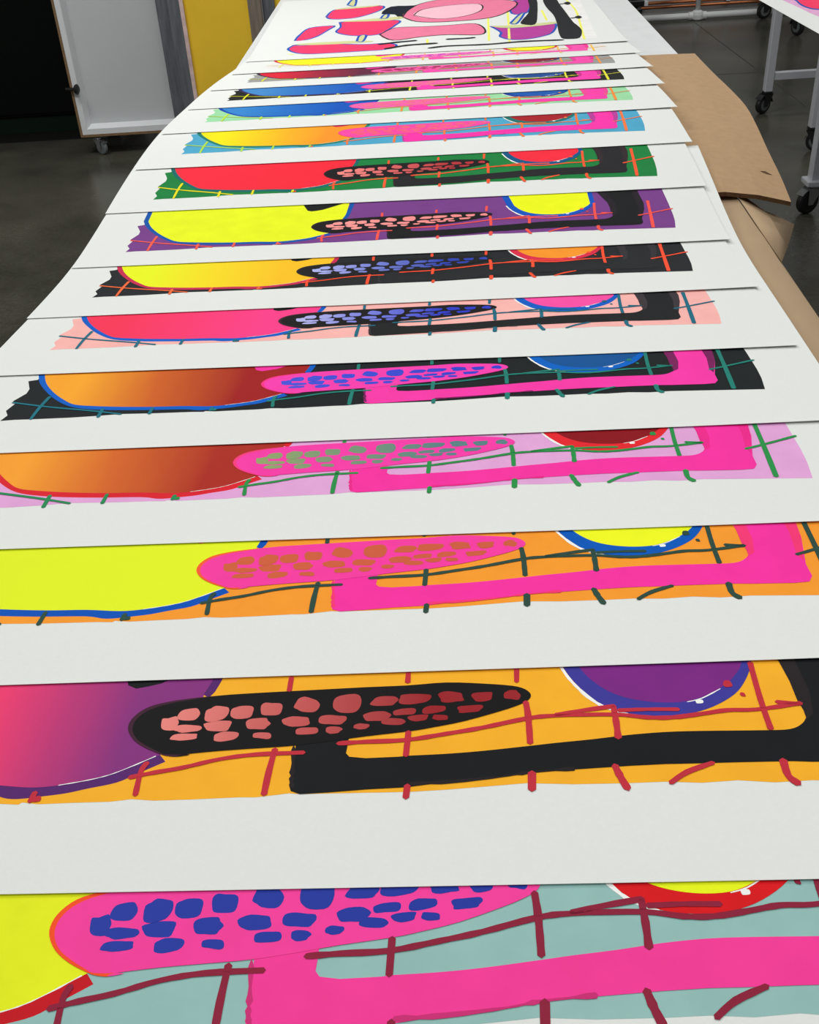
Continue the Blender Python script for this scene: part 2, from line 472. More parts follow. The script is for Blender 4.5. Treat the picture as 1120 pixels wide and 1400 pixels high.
# big oval on the left with its outline
o_out_l = B1((105, 222), (108, 245), (125, 268), (150, 290), (185, 308), (225, 316), (300, 320), (400, 320), (500, 318))
o_out_r = A1((20, 383), (60, 383), (120, 376), (180, 368), (240, 355), (320, 338), (380, 312), (452, 281))
o_in_r = A1((437, 262), (360, 294), (300, 317), (240, 332), (160, 346), (80, 352), (0, 353))
o_in_l = B1((500, 309), (420, 311), (330, 311), (260, 309), (205, 305), (175, 292), (145, 270), (126, 245), (122, 222))
rim_top = o_out_l[0]
fill = catmull(o_in_l[::-1] + [p for p in o_in_r[::-1] if p[0] > o_in_l[0][0] + 0.01], 4, False)
fill_r = A1((480, 250), (545, 150), (556, 100), (575, 72), (582, 60))
fill_top = A1((575, 66))[0]
art['oval'] = [
    (1, [up(rim_top)] + catmull(o_out_l + [p for p in o_out_r if p[0] > o_out_l[-1][0] + 0.01], 4, False) + o_in_r[:1] + fill[::-1][1:] + [up(o_in_l[-1])]),
    (0, [up(o_in_l[-1])] + fill + fill_r + [up((fill_r[-1][0] + 0.006, 0))]),
    (1, A1((606, 58), (588, 88), (571, 105), (556, 97), (580, 60)) [0:5]),
]
cap = art['oval'][2][1]
art['oval'][2] = (1, [up((cap[0][0] + 0.01, 0))] + cap + [up((cap[-1][0] + 0.01, 0))])
wl = A1((0, 353), (80, 352), (160, 346), (240, 332), (300, 317), (360, 294), (425, 266))
art['oval'].append((2, stroke(wl[2:], 0.0009, 0.5)))
nib = A1((350, 71), (372, 80), (405, 74), (440, 66))
art['nib'] = [(0, [up((nib[0][0] - 0.03, 0))] + nib + [up((nib[-1][0] + 0.12, 0))])]
# speckled long shape
sp = A1((350, 195), (355, 172), (375, 150), (410, 130), (460, 117), (520, 108), (600, 100), (700, 93), (850, 85), (1000, 77), (1115, 72)) + A2((100, 104), (200, 107), (280, 113), (315, 122), (332, 137), (325, 152), (300, 165), (250, 182), (150, 210), (60, 228), (0, 238)) + A1((1000, 212), (900, 226), (800, 238), (700, 245), (600, 252), (500, 262), (485, 268), (455, 266), (430, 258), (395, 243), (365, 222))
sp_in = A1((362, 196), (368, 172), (390, 150), (425, 133), (470, 121), (520, 112), (520, 262), (455, 262), (432, 254), (400, 238), (374, 220))
art['speckled'] = [(1, catmull(sp, 3)), (0, catmull([p for p in sp if p[0] > sp_in[5][0]] + sp_in[6:] + sp_in[:6], 3))]
dabs = [(463, 178, 25, 18), (516, 152, 30, 17), (512, 191, 37, 10), (505, 214, 37, 9), (592, 150, 30, 20), (597, 183, 40, 15), (617, 213, 34, 12), (662, 145, 33, 17), (706, 179, 33, 15), (716, 210, 29, 9), (744, 138, 30, 19),
        (838, 125, 34, 19), (810, 171, 38, 13), (835, 198, 32, 10), (945, 122, 38, 24), (910, 167, 36, 13), (911, 195, 23, 9), (1050, 115, 35, 13), (1030, 157, 37, 14), (988, 186, 21, 8), (1108, 145, 33, 9), (1075, 172, 32, 9)]
dabs2 = [(14, 150, 44, 13), (115, 144, 34, 15), (200, 144, 28, 13), (280, 138, 22, 13), (68, 178, 36, 10), (165, 176, 36, 10), (25, 202, 28, 9), (85, 201, 23, 8)]
art['dabs'] = []
for fn, L in ((A1, dabs), (A2, dabs2)):
    for x, y, rx, ry in L:
        c, a, b = fn((x, y), (x + rx, y - rx * 0.08), (x, y - ry))
        art['dabs'].append((0, blob(c, math.dist(c, a), math.dist(c, b), random.uniform(-0.12, 0.12))))
# bent band: foot, long run, upright
stem = A1((810, 225), (803, 290), (800, 328), (790, 345), (795, 362), (820, 371), (900, 366), (1000, 358), (1110, 352))
low = A2((100, 378), (250, 365), (330, 353), (450, 343), (600, 333), (700, 328), (800, 326), (900, 323), (1050, 320))
crn = C2((800, 470), (900, 468), (935, 465), (943, 455), (935, 438), (935, 390), (925, 357))
upl = A2((1010, 45), (1040, 100), (1060, 150), (1078, 180), (1085, 200), (1070, 220), (1040, 232), (980, 235), (800, 237), (700, 240), (600, 248), (500, 260), (400, 270), (330, 278), (200, 292), (100, 300), (0, 305))
ntch = A1((1090, 268), (1000, 272), (955, 268), (946, 258), (950, 240), (956, 205))
low = [p for p in low if p[0] < crn[0][0] - 0.01]
_dv = crn[0][1] - low[-1][1] + 0.001
crn = [(p[0], p[1] - _dv * w) for p, w in zip(crn, (1, 1, 1, 0.9, 0.5, 0, 0))]
art['band'] = [(0, stem + low + crn + [up((crn[-1][0] - 0.01, 0)), up((upl[0][0] - 0.02, 0))] + catmull(upl, 3, False) + ntch)]
sideR = C2((925, 357), (935, 390), (935, 438), (920, 425), (908, 380), (912, 357))
art['band'].append((1, sideR[:-1] + [up((sideR[-1][0] - 0.01, 0)), up((sideR[0][0] - 0.005, 0))]))
sideL = A2((1010, 45), (1040, 100), (1060, 150), (1078, 180), (1085, 200), (1078, 214), (1105, 190), (1095, 130), (1055, 45))
art['band'].append((1, sideL + [up((sideL[-1][0] - 0.02, 0)), up((sideL[0][0] - 0.02, 0))]))
art['band'].append((1, stroke(A1((803, 240), (800, 300), (797, 335), (800, 352)), 0.003, 0.6)))
art['band'].append((1, stroke(A2((0, 383), (120, 376), (250, 363), (330, 351), (450, 341)), 0.0028, 0.6)))
# round shape at the right
c_out = A2((413, 50), (440, 90), (480, 130), (530, 165), (600, 188), (680, 195), (760, 190), (830, 170), (890, 135), (920, 95), (937, 50))
c_in = A2((455, 50), (490, 90), (540, 125), (600, 147), (680, 158), (760, 155), (820, 135), (870, 105), (900, 70), (908, 50))
art['round'] = [(2, stroke([(p[0] - 0.0012, p[1] - 0.001) for p in c_out[:5]], 0.003, 0.35)),
                (1, [up((c_out[0][0] - 0.012, 0))] + catmull(c_out, 4, False) + [up((c_out[-1][0], 0))]),
                (0, [up((c_in[0][0] - 0.012, 0))] + catmull(c_in, 4, False) + [up((c_in[-1][0], 0))]),
                (2, blob(A2((793, 156))[0], 0.0032, 0.0026)), (2, stroke(A2((760, 157), (800, 147), (850, 121)), 0.0009, 0.5))]
# hand-drawn grid lines: slot 0 to the left, slot 1 to the right
S_ = []
def g(slot, pts, w=0.0044): S_.append((slot, stroke(pts, w)))
g(0, B1((35, 300), (130, 312), (250, 323), (330, 332)), 0.0038)
g(0, B1((136, 284), (110, 312), (84, 346)))
g(0, B1((281, 318), (268, 340)), 0.005)
g(0, B1((418, 314), (408, 331)))
g(0, B1((580, 314), (575, 322)))
g(1, A1((355, 325), (420, 312), (500, 298), (600, 275), (700, 262), (830, 257)), 0.0042)
g(1, A1((402, 285), (385, 310), (370, 373)))
g(1, A1((752, 248), (735, 310), (722, 371)), 0.005)
g(1, A1((797, 50), (791, 86)))
g(1, A1((1117, 34), (1115, 63)))
g(1, A1((925, 232), (1000, 227), (1110, 222)) + A2((100, 245), (200, 228), (320, 203), (400, 195), (560, 192), (650, 200), (720, 200), (800, 190), (870, 180), (950, 178), (1070, 161)), 0.0044)
g(1, A2((400, 193), (480, 180), (560, 169)))
g(1, A2((572, 181), (650, 178), (735, 178)), 0.004)
g(1, A2((1005, 157), (1070, 163)))
g(1, A2((293, 50), (293, 101)))
g(1, A2((318, 158), (325, 200), (330, 270)), 0.005)
g(1, A2((558, 172), (565, 210), (571, 256)), 0.005)
g(1, A2((932, 50), (960, 150), (988, 231)), 0.005)
g(1, A1((1117, 200), (1110, 265)))
g(1, A1((1114, 348), (1110, 380)), 0.005)
g(1, A2((335, 353), (335, 398)), 0.0062)
g(1, A2((562, 333), (578, 365), (597, 396)), 0.0056)
g(1, A2((715, 380), (760, 350), (830, 325)), 0.0044)
g(1, A2((1022, 318), (1036, 360), (1064, 382)), 0.0056)
g(1, C2((938, 345), (970, 420), (1003, 502)), 0.0056)
g(1, C2((920, 426), (990, 408), (1056, 390)), 0.004)
for x, y, rx, ry in ((870, 108, 13, 9), (912, 137, 7, 5)):
    c, a, b = A2((x, y), (x + rx, y), (x, y - ry)); S_.append((1, blob(c, math.dist(c, a), math.dist(c, b))))
c, a, b = A1((103, 385), (113, 385), (103, 377)); S_.append((1, blob(c, math.dist(c, a), math.dist(c, b))))
art['grid'] = S_

LAYERS = [('ground', 'printed_picture'), ('oval', 'oval_shape'), ('nib', 'corner_shape'), ('round', 'round_shape'), ('band', 'bent_band'), ('speckled', 'speckled_shape'), ('dabs', 'brush_dabs'), ('grid', 'grid_lines')]
def cut(polys): return [(slot, pieces(p)) for slot, p in polys]
CUT = {k: cut(v) for k, v in art.items()}

def build_layer(name, cutpolys, zf, mats, parent, base, ab=(1, 0), step=0.00003):
    V = []; Fc = []; FM = []; seen = {}
    for li, (slot, pcs) in enumerate(cutpolys):
        off = base + (step * min(slot_rank(li, cutpolys), 5))
        for pc in pcs:
            idx = []
            for (a, b) in pc:
                key = (round(a, 5), round(b, 5), off)
                if key not in seen:
                    seen[key] = len(V); w = ab[0] * b + ab[1]; V.append((a, w, zf(w, a) + off))
                if not idx or seen[key] != idx[-1]: idx.append(seen[key])
            if idx and idx[0] == idx[-1]: idx = idx[:-1]
            if len(set(idx)) >= 3 and len(set(idx)) == len(idx): Fc.append(idx); FM.append(slot)
    return obj(name, V, Fc, mats, parent, FM)
def slot_rank(i, L): return i if len(L) <= 6 else i % 5

def paper_mesh(zf, w, l, du=0.05, flare=0.0, taper=0.0):
    us = [-w / 2 + w * i / round(w / du) for i in range(round(w / du) + 1)]
    dv = DV / 2
    vs_ = [i * dv for i in range(int(l / dv) + 1)]
    if l - vs_[-1] > 1e-4: vs_.append(l)
    def U(uu, v): return uu + (flare * v / l * (uu / (w / 2)) if uu > 0 else -taper * (v / l) ** 1.3 * uu / (w / 2))
    nu = len(us); nv = len(vs_)
    V = [(U(a, b), b, zf(b, a)) for b in vs_ for a in us]
    V += [(x, y, z - TH) for x, y, z in V]
    Fc = []
    N = nu * nv
    for j in range(nv - 1):
        for i in range(nu - 1):
            q = (j * nu + i, j * nu + i + 1, (j + 1) * nu + i + 1, (j + 1) * nu + i)
            Fc.append(q); Fc.append(tuple(N + t for t in q[::-1]))
    for i in range(nu - 1):
        Fc.append((i + 1, i, N + i, N + i + 1)); t = (nv - 1) * nu + i; Fc.append((t, t + 1, N + t + 1, N + t))
    for j in range(nv - 1):
        a = j * nu; b = a + nu; Fc.append((a, b, N + b, N + a)); a += nu - 1; b += nu - 1; Fc.append((b, a, N + a, N + b))
    return V, Fc

K_ = (22, 23, 25)
PINK = (255, 52, 160)
WHITE = (240, 240, 236)
# ground, oval from, oval to, oval outline, nib, round fill, round outline, band, band fringe, speckled, speckled fringe, dabs from, dabs to, grid left, grid right, label
COLOURS = {
 1: ((226, 222, 218), (232, 230, 40), (232, 230, 40), (216, 44, 62), PINK, (240, 240, 40), (220, 50, 70), (255, 84, 172), (240, 60, 150), (252, 130, 185), (250, 90, 170), (190, 60, 190), (220, 70, 190), (230, 230, 120), (255, 190, 80), 'print on pale grey ground with yellow oval outlined in red and pink band'),
 2: ((152, 152, 150), (216, 36, 60), (96, 40, 66), (58, 46, 74), PINK, (130, 30, 50), (52, 62, 112), (255, 76, 170), (220, 60, 150), (252, 90, 165), (250, 70, 160), (160, 40, 90), (160, 40, 90), (222, 222, 70), (255, 150, 64), 'print on mid grey ground with red-to-maroon oval and pink band'),
 3: ((32, 34, 33), (66, 134, 196), (24, 90, 184), (60, 46, 100), PINK, (30, 76, 140), (72, 92, 172), (255, 62, 170), (200, 50, 140), (255, 90, 170), (255, 70, 165), (230, 110, 140), (235, 120, 140), (222, 222, 40), (222, 222, 60), 'print on black ground with blue oval, pink band and yellow grid lines'),
 4: ((152, 213, 162), (52, 130, 200), (16, 84, 182), (18, 70, 170), PINK, (28, 88, 170), (16, 66, 150), (255, 62, 166), (236, 70, 150), (255, 96, 168), (255, 80, 150), (236, 110, 140), (236, 110, 140), (190, 222, 60), (255, 140, 62), 'print on light green ground with blue oval and pink band'),
 5: ((76, 162, 196), (255, 226, 20), (255, 146, 40), (32, 122, 102), (220, 40, 80), (165, 30, 40), (30, 112, 106), (255, 52, 166), (180, 60, 150), (255, 72, 162), (255, 70, 130), (240, 92, 120), (240, 100, 130), (172, 218, 70), (255, 120, 60), 'print on sky blue ground with yellow-to-orange oval and pink band'),
 6: ((24, 124, 60), (242, 42, 62), (242, 40, 58), (20, 102, 100), K_, (246, 42, 62), (16, 84, 130), (34, 34, 37), (48, 36, 40), (25, 22, 25), (40, 30, 34), (244, 140, 136), (176, 50, 56), (232, 218, 30), (255, 88, 50), 'print on dark green ground with red oval and black band'),
 7: ((118, 62, 134), (230, 240, 30), (230, 240, 30), (10, 82, 164), K_, (236, 246, 22), (10, 82, 184), K_, (34, 28, 36), (24, 21, 24), (40, 26, 40), (246, 152, 150), (240, 140, 140), (255, 92, 76), (255, 84, 76), 'print on purple ground with yellow oval outlined in blue and black band'),
 8: ((34, 37, 40), (230, 240, 30), (255, 190, 34), (196, 42, 80), K_, (255, 148, 40), (216, 42, 72), (36, 38, 41), (52, 48, 52), (28, 27, 30), (40, 34, 38), (176, 180, 236), (44, 64, 170), (255, 108, 60), (252, 80, 50), 'print on black ground with yellow oval, black band and orange-red grid lines'),
 9: ((252, 178, 172), (242, 52, 84), (248, 62, 136), (8, 90, 192), K_, (255, 78, 162), (8, 90, 192), (30, 31, 33), (58, 52, 56), (24, 22, 24), (60, 40, 50), (184, 184, 232), (44, 58, 196), (34, 108, 130), (30, 104, 126), 'print on light pink ground with crimson oval outlined in blue and black band'),
 10: ((26, 31, 33), (252, 164, 42), (158, 30, 30), (0, 92, 192), PINK, (16, 82, 146), (0, 96, 192), (255, 56, 166), (120, 30, 90), (255, 62, 172), (250, 50, 130), (70, 84, 214), (50, 66, 200), (30, 112, 128), (34, 124, 112), 'print on black ground with orange-to-dark-red oval outlined in blue and pink band'),
 11: ((223, 162, 212), (252, 158, 46), (170, 44, 32), (216, 30, 46), PINK, (136, 15, 26), (226, 36, 46), (255, 50, 160), (236, 40, 140), (255, 60, 166), (255, 60, 120), (146, 164, 104), (88, 128, 132), (38, 136, 84), (42, 142, 72), 'print on lilac ground with orange-to-red oval and pink band'),
 12: ((255, 152, 46), (224, 238, 34), (226, 240, 34), (0, 80, 180), PINK, (236, 250, 30), (0, 86, 182), (255, 50, 160), (255, 56, 118), (255, 60, 160), (255, 90, 50), (206, 96, 60), (204, 92, 64), (46, 78, 66), (46, 74, 64), 'print on orange ground with yellow oval outlined in blue and pink band'),
 13: ((255, 174, 42), (238, 62, 112), (132, 52, 124), (86, 40, 106), K_, (122, 40, 128), (62, 58, 150), (24, 26, 28), (40, 34, 36), (23, 21, 23), (66, 34, 52), (234, 136, 128), (150, 36, 42), (190, 46, 62), (190, 48, 62), 'print on amber ground with pink-to-purple oval and black band'),
 14: ((147, 187, 182), (228, 236, 34), (228, 236, 34), (196, 26, 36), PINK, (232, 246, 30), (216, 26, 32), (255, 62, 152), (204, 50, 118), (255, 66, 156), (255, 82, 40), (44, 62, 160), (40, 58, 156), (140, 36, 60), (140, 36, 60), 'print on pale teal ground with yellow oval outlined in red and pink band'),
}
NIB = {6: (1, 0.004), 7: (0.84, 0.024), 8: (0.92, 0.016)}
GROUP = 'prints shingled down the table'

def make_print(k):
    s = SHEETS[k]
    t = empty('art_print', (s[0], s[1], BASE + s[3]), s[2])
    zf = lambda v, u=0.0: sheet_z(k, v, u)
    V, Fc = paper_mesh(zf, SW, SL, flare=0.045 if k == 10 else 0.0, taper=0.05 if k else 0.0)
    obj('paper', V, Fc, m_paper, t)
    if k not in COLOURS: return t
    (gr, oa, ob, oo, nb, rf, ro, bd, bf, sk, sf, da, db, gl, gg, label) = COLOURS[k]
    sets = {'ground': [ink(gr)], 'oval': [ink_blend(oa, ob, *((-0.27, -0.15) if k == 13 else (-0.40, -0.18))), ink(oo), ink(WHITE)], 'nib': [ink(nb)],
            'round': [ink(rf), ink(ro), ink(WHITE)], 'band': [ink(bd), ink(bf)], 'speckled': [ink(sk), ink(sf)],
            'dabs': [ink_blend(da, db, -0.13, 0.09)], 'grid': [ink(gl), ink(gg), ink(WHITE)]}
    pic = None
    base = 0.0001
    for i, (key, nm) in enumerate(LAYERS):
        if key == 'grid':
            for one in CUT[key]: build_layer('grid_line', [one], zf, sets[key], pic, base, FIT[k])
            continue
        o = build_layer(nm, CUT[key], zf, sets[key], pic or t, base, NIB.get(k, FIT[k]) if key == 'nib' else FIT[k])
        base += 0.00003 * (1 if len(CUT[key]) > 6 else len(CUT[key]))
        if pic is None: pic = o
    return tag(t, label, 'print', GROUP)
for k in range(1, 15): make_print(k)

# ---- topmost print, seen whole: bowls of red and purple, heavy black stroke
def top_print():
    t = make_print(0)
    tag(t, 'topmost uncovered print with red and purple bowl shapes and heavy black stroke', 'print', GROUP)
    zf = lambda v, u=0.0: sheet_z(0, v, u)
    def P(*pts): return T(0, 380, 0, 4.308, pts)
    def Q(*pts): return T(0, 620, 0, 4.308, pts)
    red, purple, blue, navy, lime, pk, pkl = (255, 62, 108), (178, 64, 150), (40, 88, 180), (24, 34, 50), (206, 208, 150), (232, 124, 156), (248, 190, 204)
    m = [ink(c) for c in ((233, 231, 228), red, purple, blue, navy, lime, pk, pkl, (38, 40, 42), (236, 236, 110))]
    gp = Q((455, 0), (700, 30), (850, 225), (900, 228), (700, 0))
    grey = [p for p in Q((640, 20), (745, 228), (850, 222), (775, 60), (745, 0))]
    pic = build_layer('printed_picture', cut([(0, grey)]), zf, m, t, 0.0001)
    def shape(name, slot, pts, edge=3, closed=True, w=0.008, smooth=True):
        c = catmull(pts, 3) if smooth else pts
        L = [(slot, c)]
        if edge is not None: L.append((edge, stroke(pts + pts[:1], w)))
        return build_layer(name, cut(L), zf, m, pic, build.off)
    class build: off = 0.0002
    shape('bowl_shape', 1, P((95, 266), (60, 290), (100, 310), (170, 318), (300, 313), (500, 301), (630, 292), (700, 268), (640, 255), (500, 262), (300, 258), (150, 268)), 3)
    shape('bowl_shape', 1, P((100, 240), (125, 210), (190, 165), (330, 152), (300, 175), (230, 215), (160, 236)), 3)
    shape('bowl_shape', 1, P((365, 130), (500, 124), (710, 120), (690, 150), (640, 180), (580, 205), (440, 210), (345, 190), (370, 160)), 3)
    shape('bowl_shape', 1, P((285, 100), (330, 60), (450, 42), (615, 35), (600, 62), (480, 100), (380, 112), (310, 112)), 3)
    shape('bowl_shape', 2, Q((220, 155), (280, 190), (275, 215), (330, 232), (420, 232), (520, 215), (585, 190), (600, 140), (500, 150), (350, 165)), 3)
    shape('bowl_shape', 2, Q((330, 10), (445, -6), (440, 70), (345, 80)), 3)
    build.off = 0.00045
    shape('pale_rim', 5, P((100, 262), (250, 250), (500, 240), (560, 246), (400, 258), (200, 266)), None)
    shape('pale_rim', 5, P((375, 128), (480, 118), (720, 98), (740, 108), (640, 122), (480, 128)), None)
    shape('pale_rim', 5, P((330, 58), (420, 44), (560, 34), (610, 30), (560, 40), (430, 52)), None)
    shape('pale_rim', 5, Q((225, 153), (330, 150), (480, 140), (600, 128), (590, 142), (400, 162), (280, 164)), None)
    shape('stem_shape', 5, P((465, 245), (480, 212), (520, 208), (500, 245)), 3)
    shape('stem_shape', 5, P((605, 110), (625, 88), (652, 86), (640, 108)), 3)
    shape('stem_shape', 5, P((410, 30), (440, -4), (462, -4), (452, 36)), 3)
    shape('stem_shape', 5, Q((335, 138), (390, 85), (418, 78), (375, 138)), 3)
    shape('navy_patch', 4, P((610, 82), (665, 40), (800, 33), (860, 20), (800, 60), (720, 110), (690, 86)), None)
    # loose pink shapes across the middle (plain forms)
    build.off = 0.0006
    shape('pink_shape', 6, P((735, 100), (770, 60), (850, 20), (1000, -6), (1200, -8), (1400, 10), (1370, 60), (1250, 105), (1000, 128), (820, 128)), 8, w=0.006)
    shape('pink_shape', 6, P((600, 205), (690, 165), (850, 158), (1000, 150), (1160, 140), (1220, 175), (1190, 205), (1000, 205), (840, 218), (680, 238)), 8, w=0.006)
    build.off = 0.00075
    shape('pale_pink_shape', 7, P((800, 92), (850, 58), (1000, 34), (1180, 24), (1200, 60), (1100, 96), (940, 112)), 8, w=0.005)
    shape('heavy_stroke', 8, Q((530, -6), (545, 40), (590, 90), (610, 140), (620, 190), (640, 226), (690, 230), (745, 222), (757, 180), (730, 150), (705, 130), (660, 70), (625, 25), (600, -6)), None)
    shape('heavy_stroke', 8, Q((440, -6), (448, 40), (440, 80), (398, 128), (410, 144), (480, 145), (495, 90), (490, -6)), None)
    for cx, cy, sx, sy in ((672, 20, 618, 26), (737, 102, 695, 108)):
        L = [(8, stroke(Q((sx, sy), (cx, cy)), 0.012)), (8, catmull(Q((cx - 22, cy), (cx, cy - 9), (cx + 20, cy), (cx, cy + 9)), 4))]
        build_layer('knob_stroke', cut(L), zf, m, pic, 0.0008)
    L = [(8, stroke(P((895, 284), (1000, 272), (1240, 262)) + Q((400, 246), (640, 236)), 0.02)), (8, stroke(P((640, 288), (760, 268), (930, 256)), 0.022)), (4, stroke(P((600, 262), (700, 250), (810, 240)), 0.02)), (4, stroke(P((1000, 232), (1120, 226)) + Q((120, 222)), 0.018))]
    for one in cut(L): build_layer('dark_line', [one], zf, m, pic, 0.0008)
    L = []
    for pts in (Q((200, 10), (205, 120), (210, 240)), Q((318, 60), (325, 140), (330, 245)), Q((665, 0), (720, 60), (750, 150), (772, 230)), P((880, 232), (882, 262)), P((60, 318), (95, 322)), Q((520, 60), (550, 120))):
        L.append((9, stroke(pts, 0.007)))
    for one in cut(L): build_layer('grid_line', [one], zf, m, pic, 0.00022)
top_print()

# ------------------------------------------------------------------ kraft paper over the near table, with a fold hanging out at the side
def pile_floor(y, n=7):
    return BASE + Zs(y) - EPS * n - 0.003
def kraft():
    t = empty('kraft_paper', (0.0, 0.9, TABLE_Z))
    V = []; Fc = []
    xs = [0, 0.03, 0.06, 0.1, 0.2, 0.4, 0.7, 1.0]
    ys = [-0.6 + 0.1 * i for i in range(28)]
    for y in ys:
        r = rgt_near(y) + 0.004; l = lft_near(y) + 0.02
        for i, f in enumerate(xs):
            x = r + (l - r) * f
            k = min(1, max(0, f - 0.03) / 0.07) * min(1.0, (1 - f) / 0.2) * min(1, max(0, (1.85 - y) / 0.3))
            z = TABLE_Z + 0.0015 + (pile_floor(y) - TABLE_Z - 0.0015) * k * 0.75
            if f < 0.1: z += 0.0012 * math.sin(y * 23 + f * 40)
            V.append((x, y - 0.9, max(TABLE_Z + 0.0008, z) - TABLE_Z))
    n = len(xs)
    for j in range(len(ys) - 1):
        for i in range(n - 1):
            a = j * n + i; Fc.append((a, a + n, a + n + 1, a + 1))
    # rounded fold going down over the table edge
    b0 = len(V)
    for y in ys:
        r = rgt_near(y) + 0.004
        V += [(r + 0.004, y - 0.9, -0.002), (r + 0.006, y - 0.9, -0.03), (r + 0.010 + 0.004 * math.sin(y * 9), y - 0.9, -0.075)]
    for j in range(len(ys) - 1):
        Fc.append((j * n, b0 + 3 * j, b0 + 3 * j + 3, (j + 1) * n))
        for i in range(2):
            a = b0 + 3 * j + i; Fc.append((a, a + 1, a + 4, a + 3))
    sh = obj('paper_sheet', V, Fc, m_kraft, t, smooth=True)
    # crumpled flap
    def zc(px, dz): return tuple(np.array(onz(px[0], px[1], -CAM_H - dz)) + np.array([0, 0, EYE]))
    A = [(rgt_near(2.22) + 0.006, 2.22, TABLE_Z + 0.002), (rgt_near(2.0) + 0.006, 2.0, TABLE_Z + 0.003), (rgt_near(1.8) + 0.006, 1.8, TABLE_Z + 0.002), (rgt_near(1.62) + 0.006, 1.62, TABLE_Z + 0.001)]
    B = [zc((1030, 283), 0.075), zc((1050, 292), 0.085), zc((1064, 318), 0.075), zc((1057, 345), 0.062)]
    Cc = [zc((1060, 294), 0.10), zc((1086, 307), 0.11), zc((1077, 338), 0.10), zc((1065, 367), 0.075)]
    pts = A + B + Cc
    V = [(p[0], p[1] - 0.9, p[2] - TABLE_Z) for p in pts]
    Fc = [(r * 4 + i, r * 4 + 4 + i, r * 4 + 5 + i, r * 4 + 1 + i) for r in range(2) for i in range(3)]
    fo = obj('hanging_flap', V, Fc, m_kraft, t, smooth=True)
    so = fo.modifiers.new('thick', 'SOLIDIFY'); so.thickness = 0.0006
    return tag(t, 'brown kraft paper spread over the table with a fold sticking out below the cardboard', 'paper')
kraft()

# ------------------------------------------------------------------ cardboard sheet sticking out from under the pile
def cardboard():
    def zc(px, dz): return np.array(onz(px[0], px[1], -CAM_H - dz)) + np.array([0, 0, EYE])
    edge_px = [((1082, 276), 0.062), ((1068, 242), 0.056), ((1050, 205), 0.047), ((1035, 172), 0.041), ((1020, 145), 0.039), ((998, 121), 0.036), ((975, 99), 0.035), ((950, 73), 0.034)]
    e3 = catmull([p for p, d in edge_px], 3, False); d3 = catmull([(d, 0) for p, d in edge_px], 3, False)
    R_ = [zc(p, d[0]) for p, d in zip(e3, d3)]
    L_ = []
    n = len(R_)
    for i in range(n):
        f = i / (n - 1)
        y = 1.90 + (3.085 - 1.90) * f
        L_.append((0.35, y))
    t = empty('cardboard_sheet', (0.6, 2.5, TABLE_Z))
    cols = 7
    V = []
    for i in range(n):
        r = R_[i]; l = L_[i]
        ztop = min(pile_floor(l[1], 6) - 0.004, BASE - 0.012)
        for j in range(cols):
            f = j / (cols - 1)
            x = l[0] + (r[0] - l[0]) * f; y = l[1] + (r[1] - l[1]) * f
            # level over the table, drooping past its edge
            tb = 0.60 + 0.12 * i / (n - 1)
            k = max(0, (x - tb) / max(r[0] - tb, 0.01)); k = k ** 1.5 if k > 0 else 0
            z0 = max(TABLE_Z + 0.009, min(ztop, BASE - 0.02))
            z = z0 + (r[2] - z0) * k
            V.append((x - 0.6, y - 2.5, z - TABLE_Z))
    N = len(V); th = 0.008
    V += [(a, b, c - th) for a, b, c in V]
    top = []; side = []
    for i in range(n - 1):
        for j in range(cols - 1):
            a = i * cols + j
            top.append((a, a + 1, a + cols + 1, a + cols)); top.append((N + a, N + a + cols, N + a + cols + 1, N + a + 1))
    for j in range(cols - 1):
        a = j; side.append((a + 1, a, N + a, N + a + 1)); a = (n - 1) * cols + j; side.append((a, a + 1, N + a + 1, N + a))
    for i in range(n - 1):
        a = i * cols; side.append((a, a + cols, N + a + cols, N + a)); a += cols - 1; side.append((a + cols, a, N + a, N + a + cols))
    obj('board', V, top + side, [m_card, m_cardedge], t, [0] * len(top) + [1] * len(side))
    # torn nick near the outer corner
    def on_board(ri, cj):
        i0, j0 = int(ri), int(cj); a, b = ri - i0, cj - j0
        g4 = [np.array(V[i * cols + j]) for i, j in ((i0, j0), (i0, j0 + 1), (i0 + 1, j0), (i0 + 1, j0 + 1))]
        return tuple((1 - a) * ((1 - b) * g4[0] + b * g4[1]) + a * ((1 - b) * g4[2] + b * g4[3]) + np.array([0, 0, 0.0008]))
    V = [on_board(3.0, 5.38), on_board(2.86, 5.55), on_board(2.92, 5.74), on_board(3.05, 5.62), on_board(3.16, 5.56)]
    obj('torn_nick', V, [(0, 1, 2, 3, 4)], m_cardedge, t)
    return tag(t, 'brown cardboard sheet sticking out from under the prints over the table edge', 'cardboard')
cardboard()

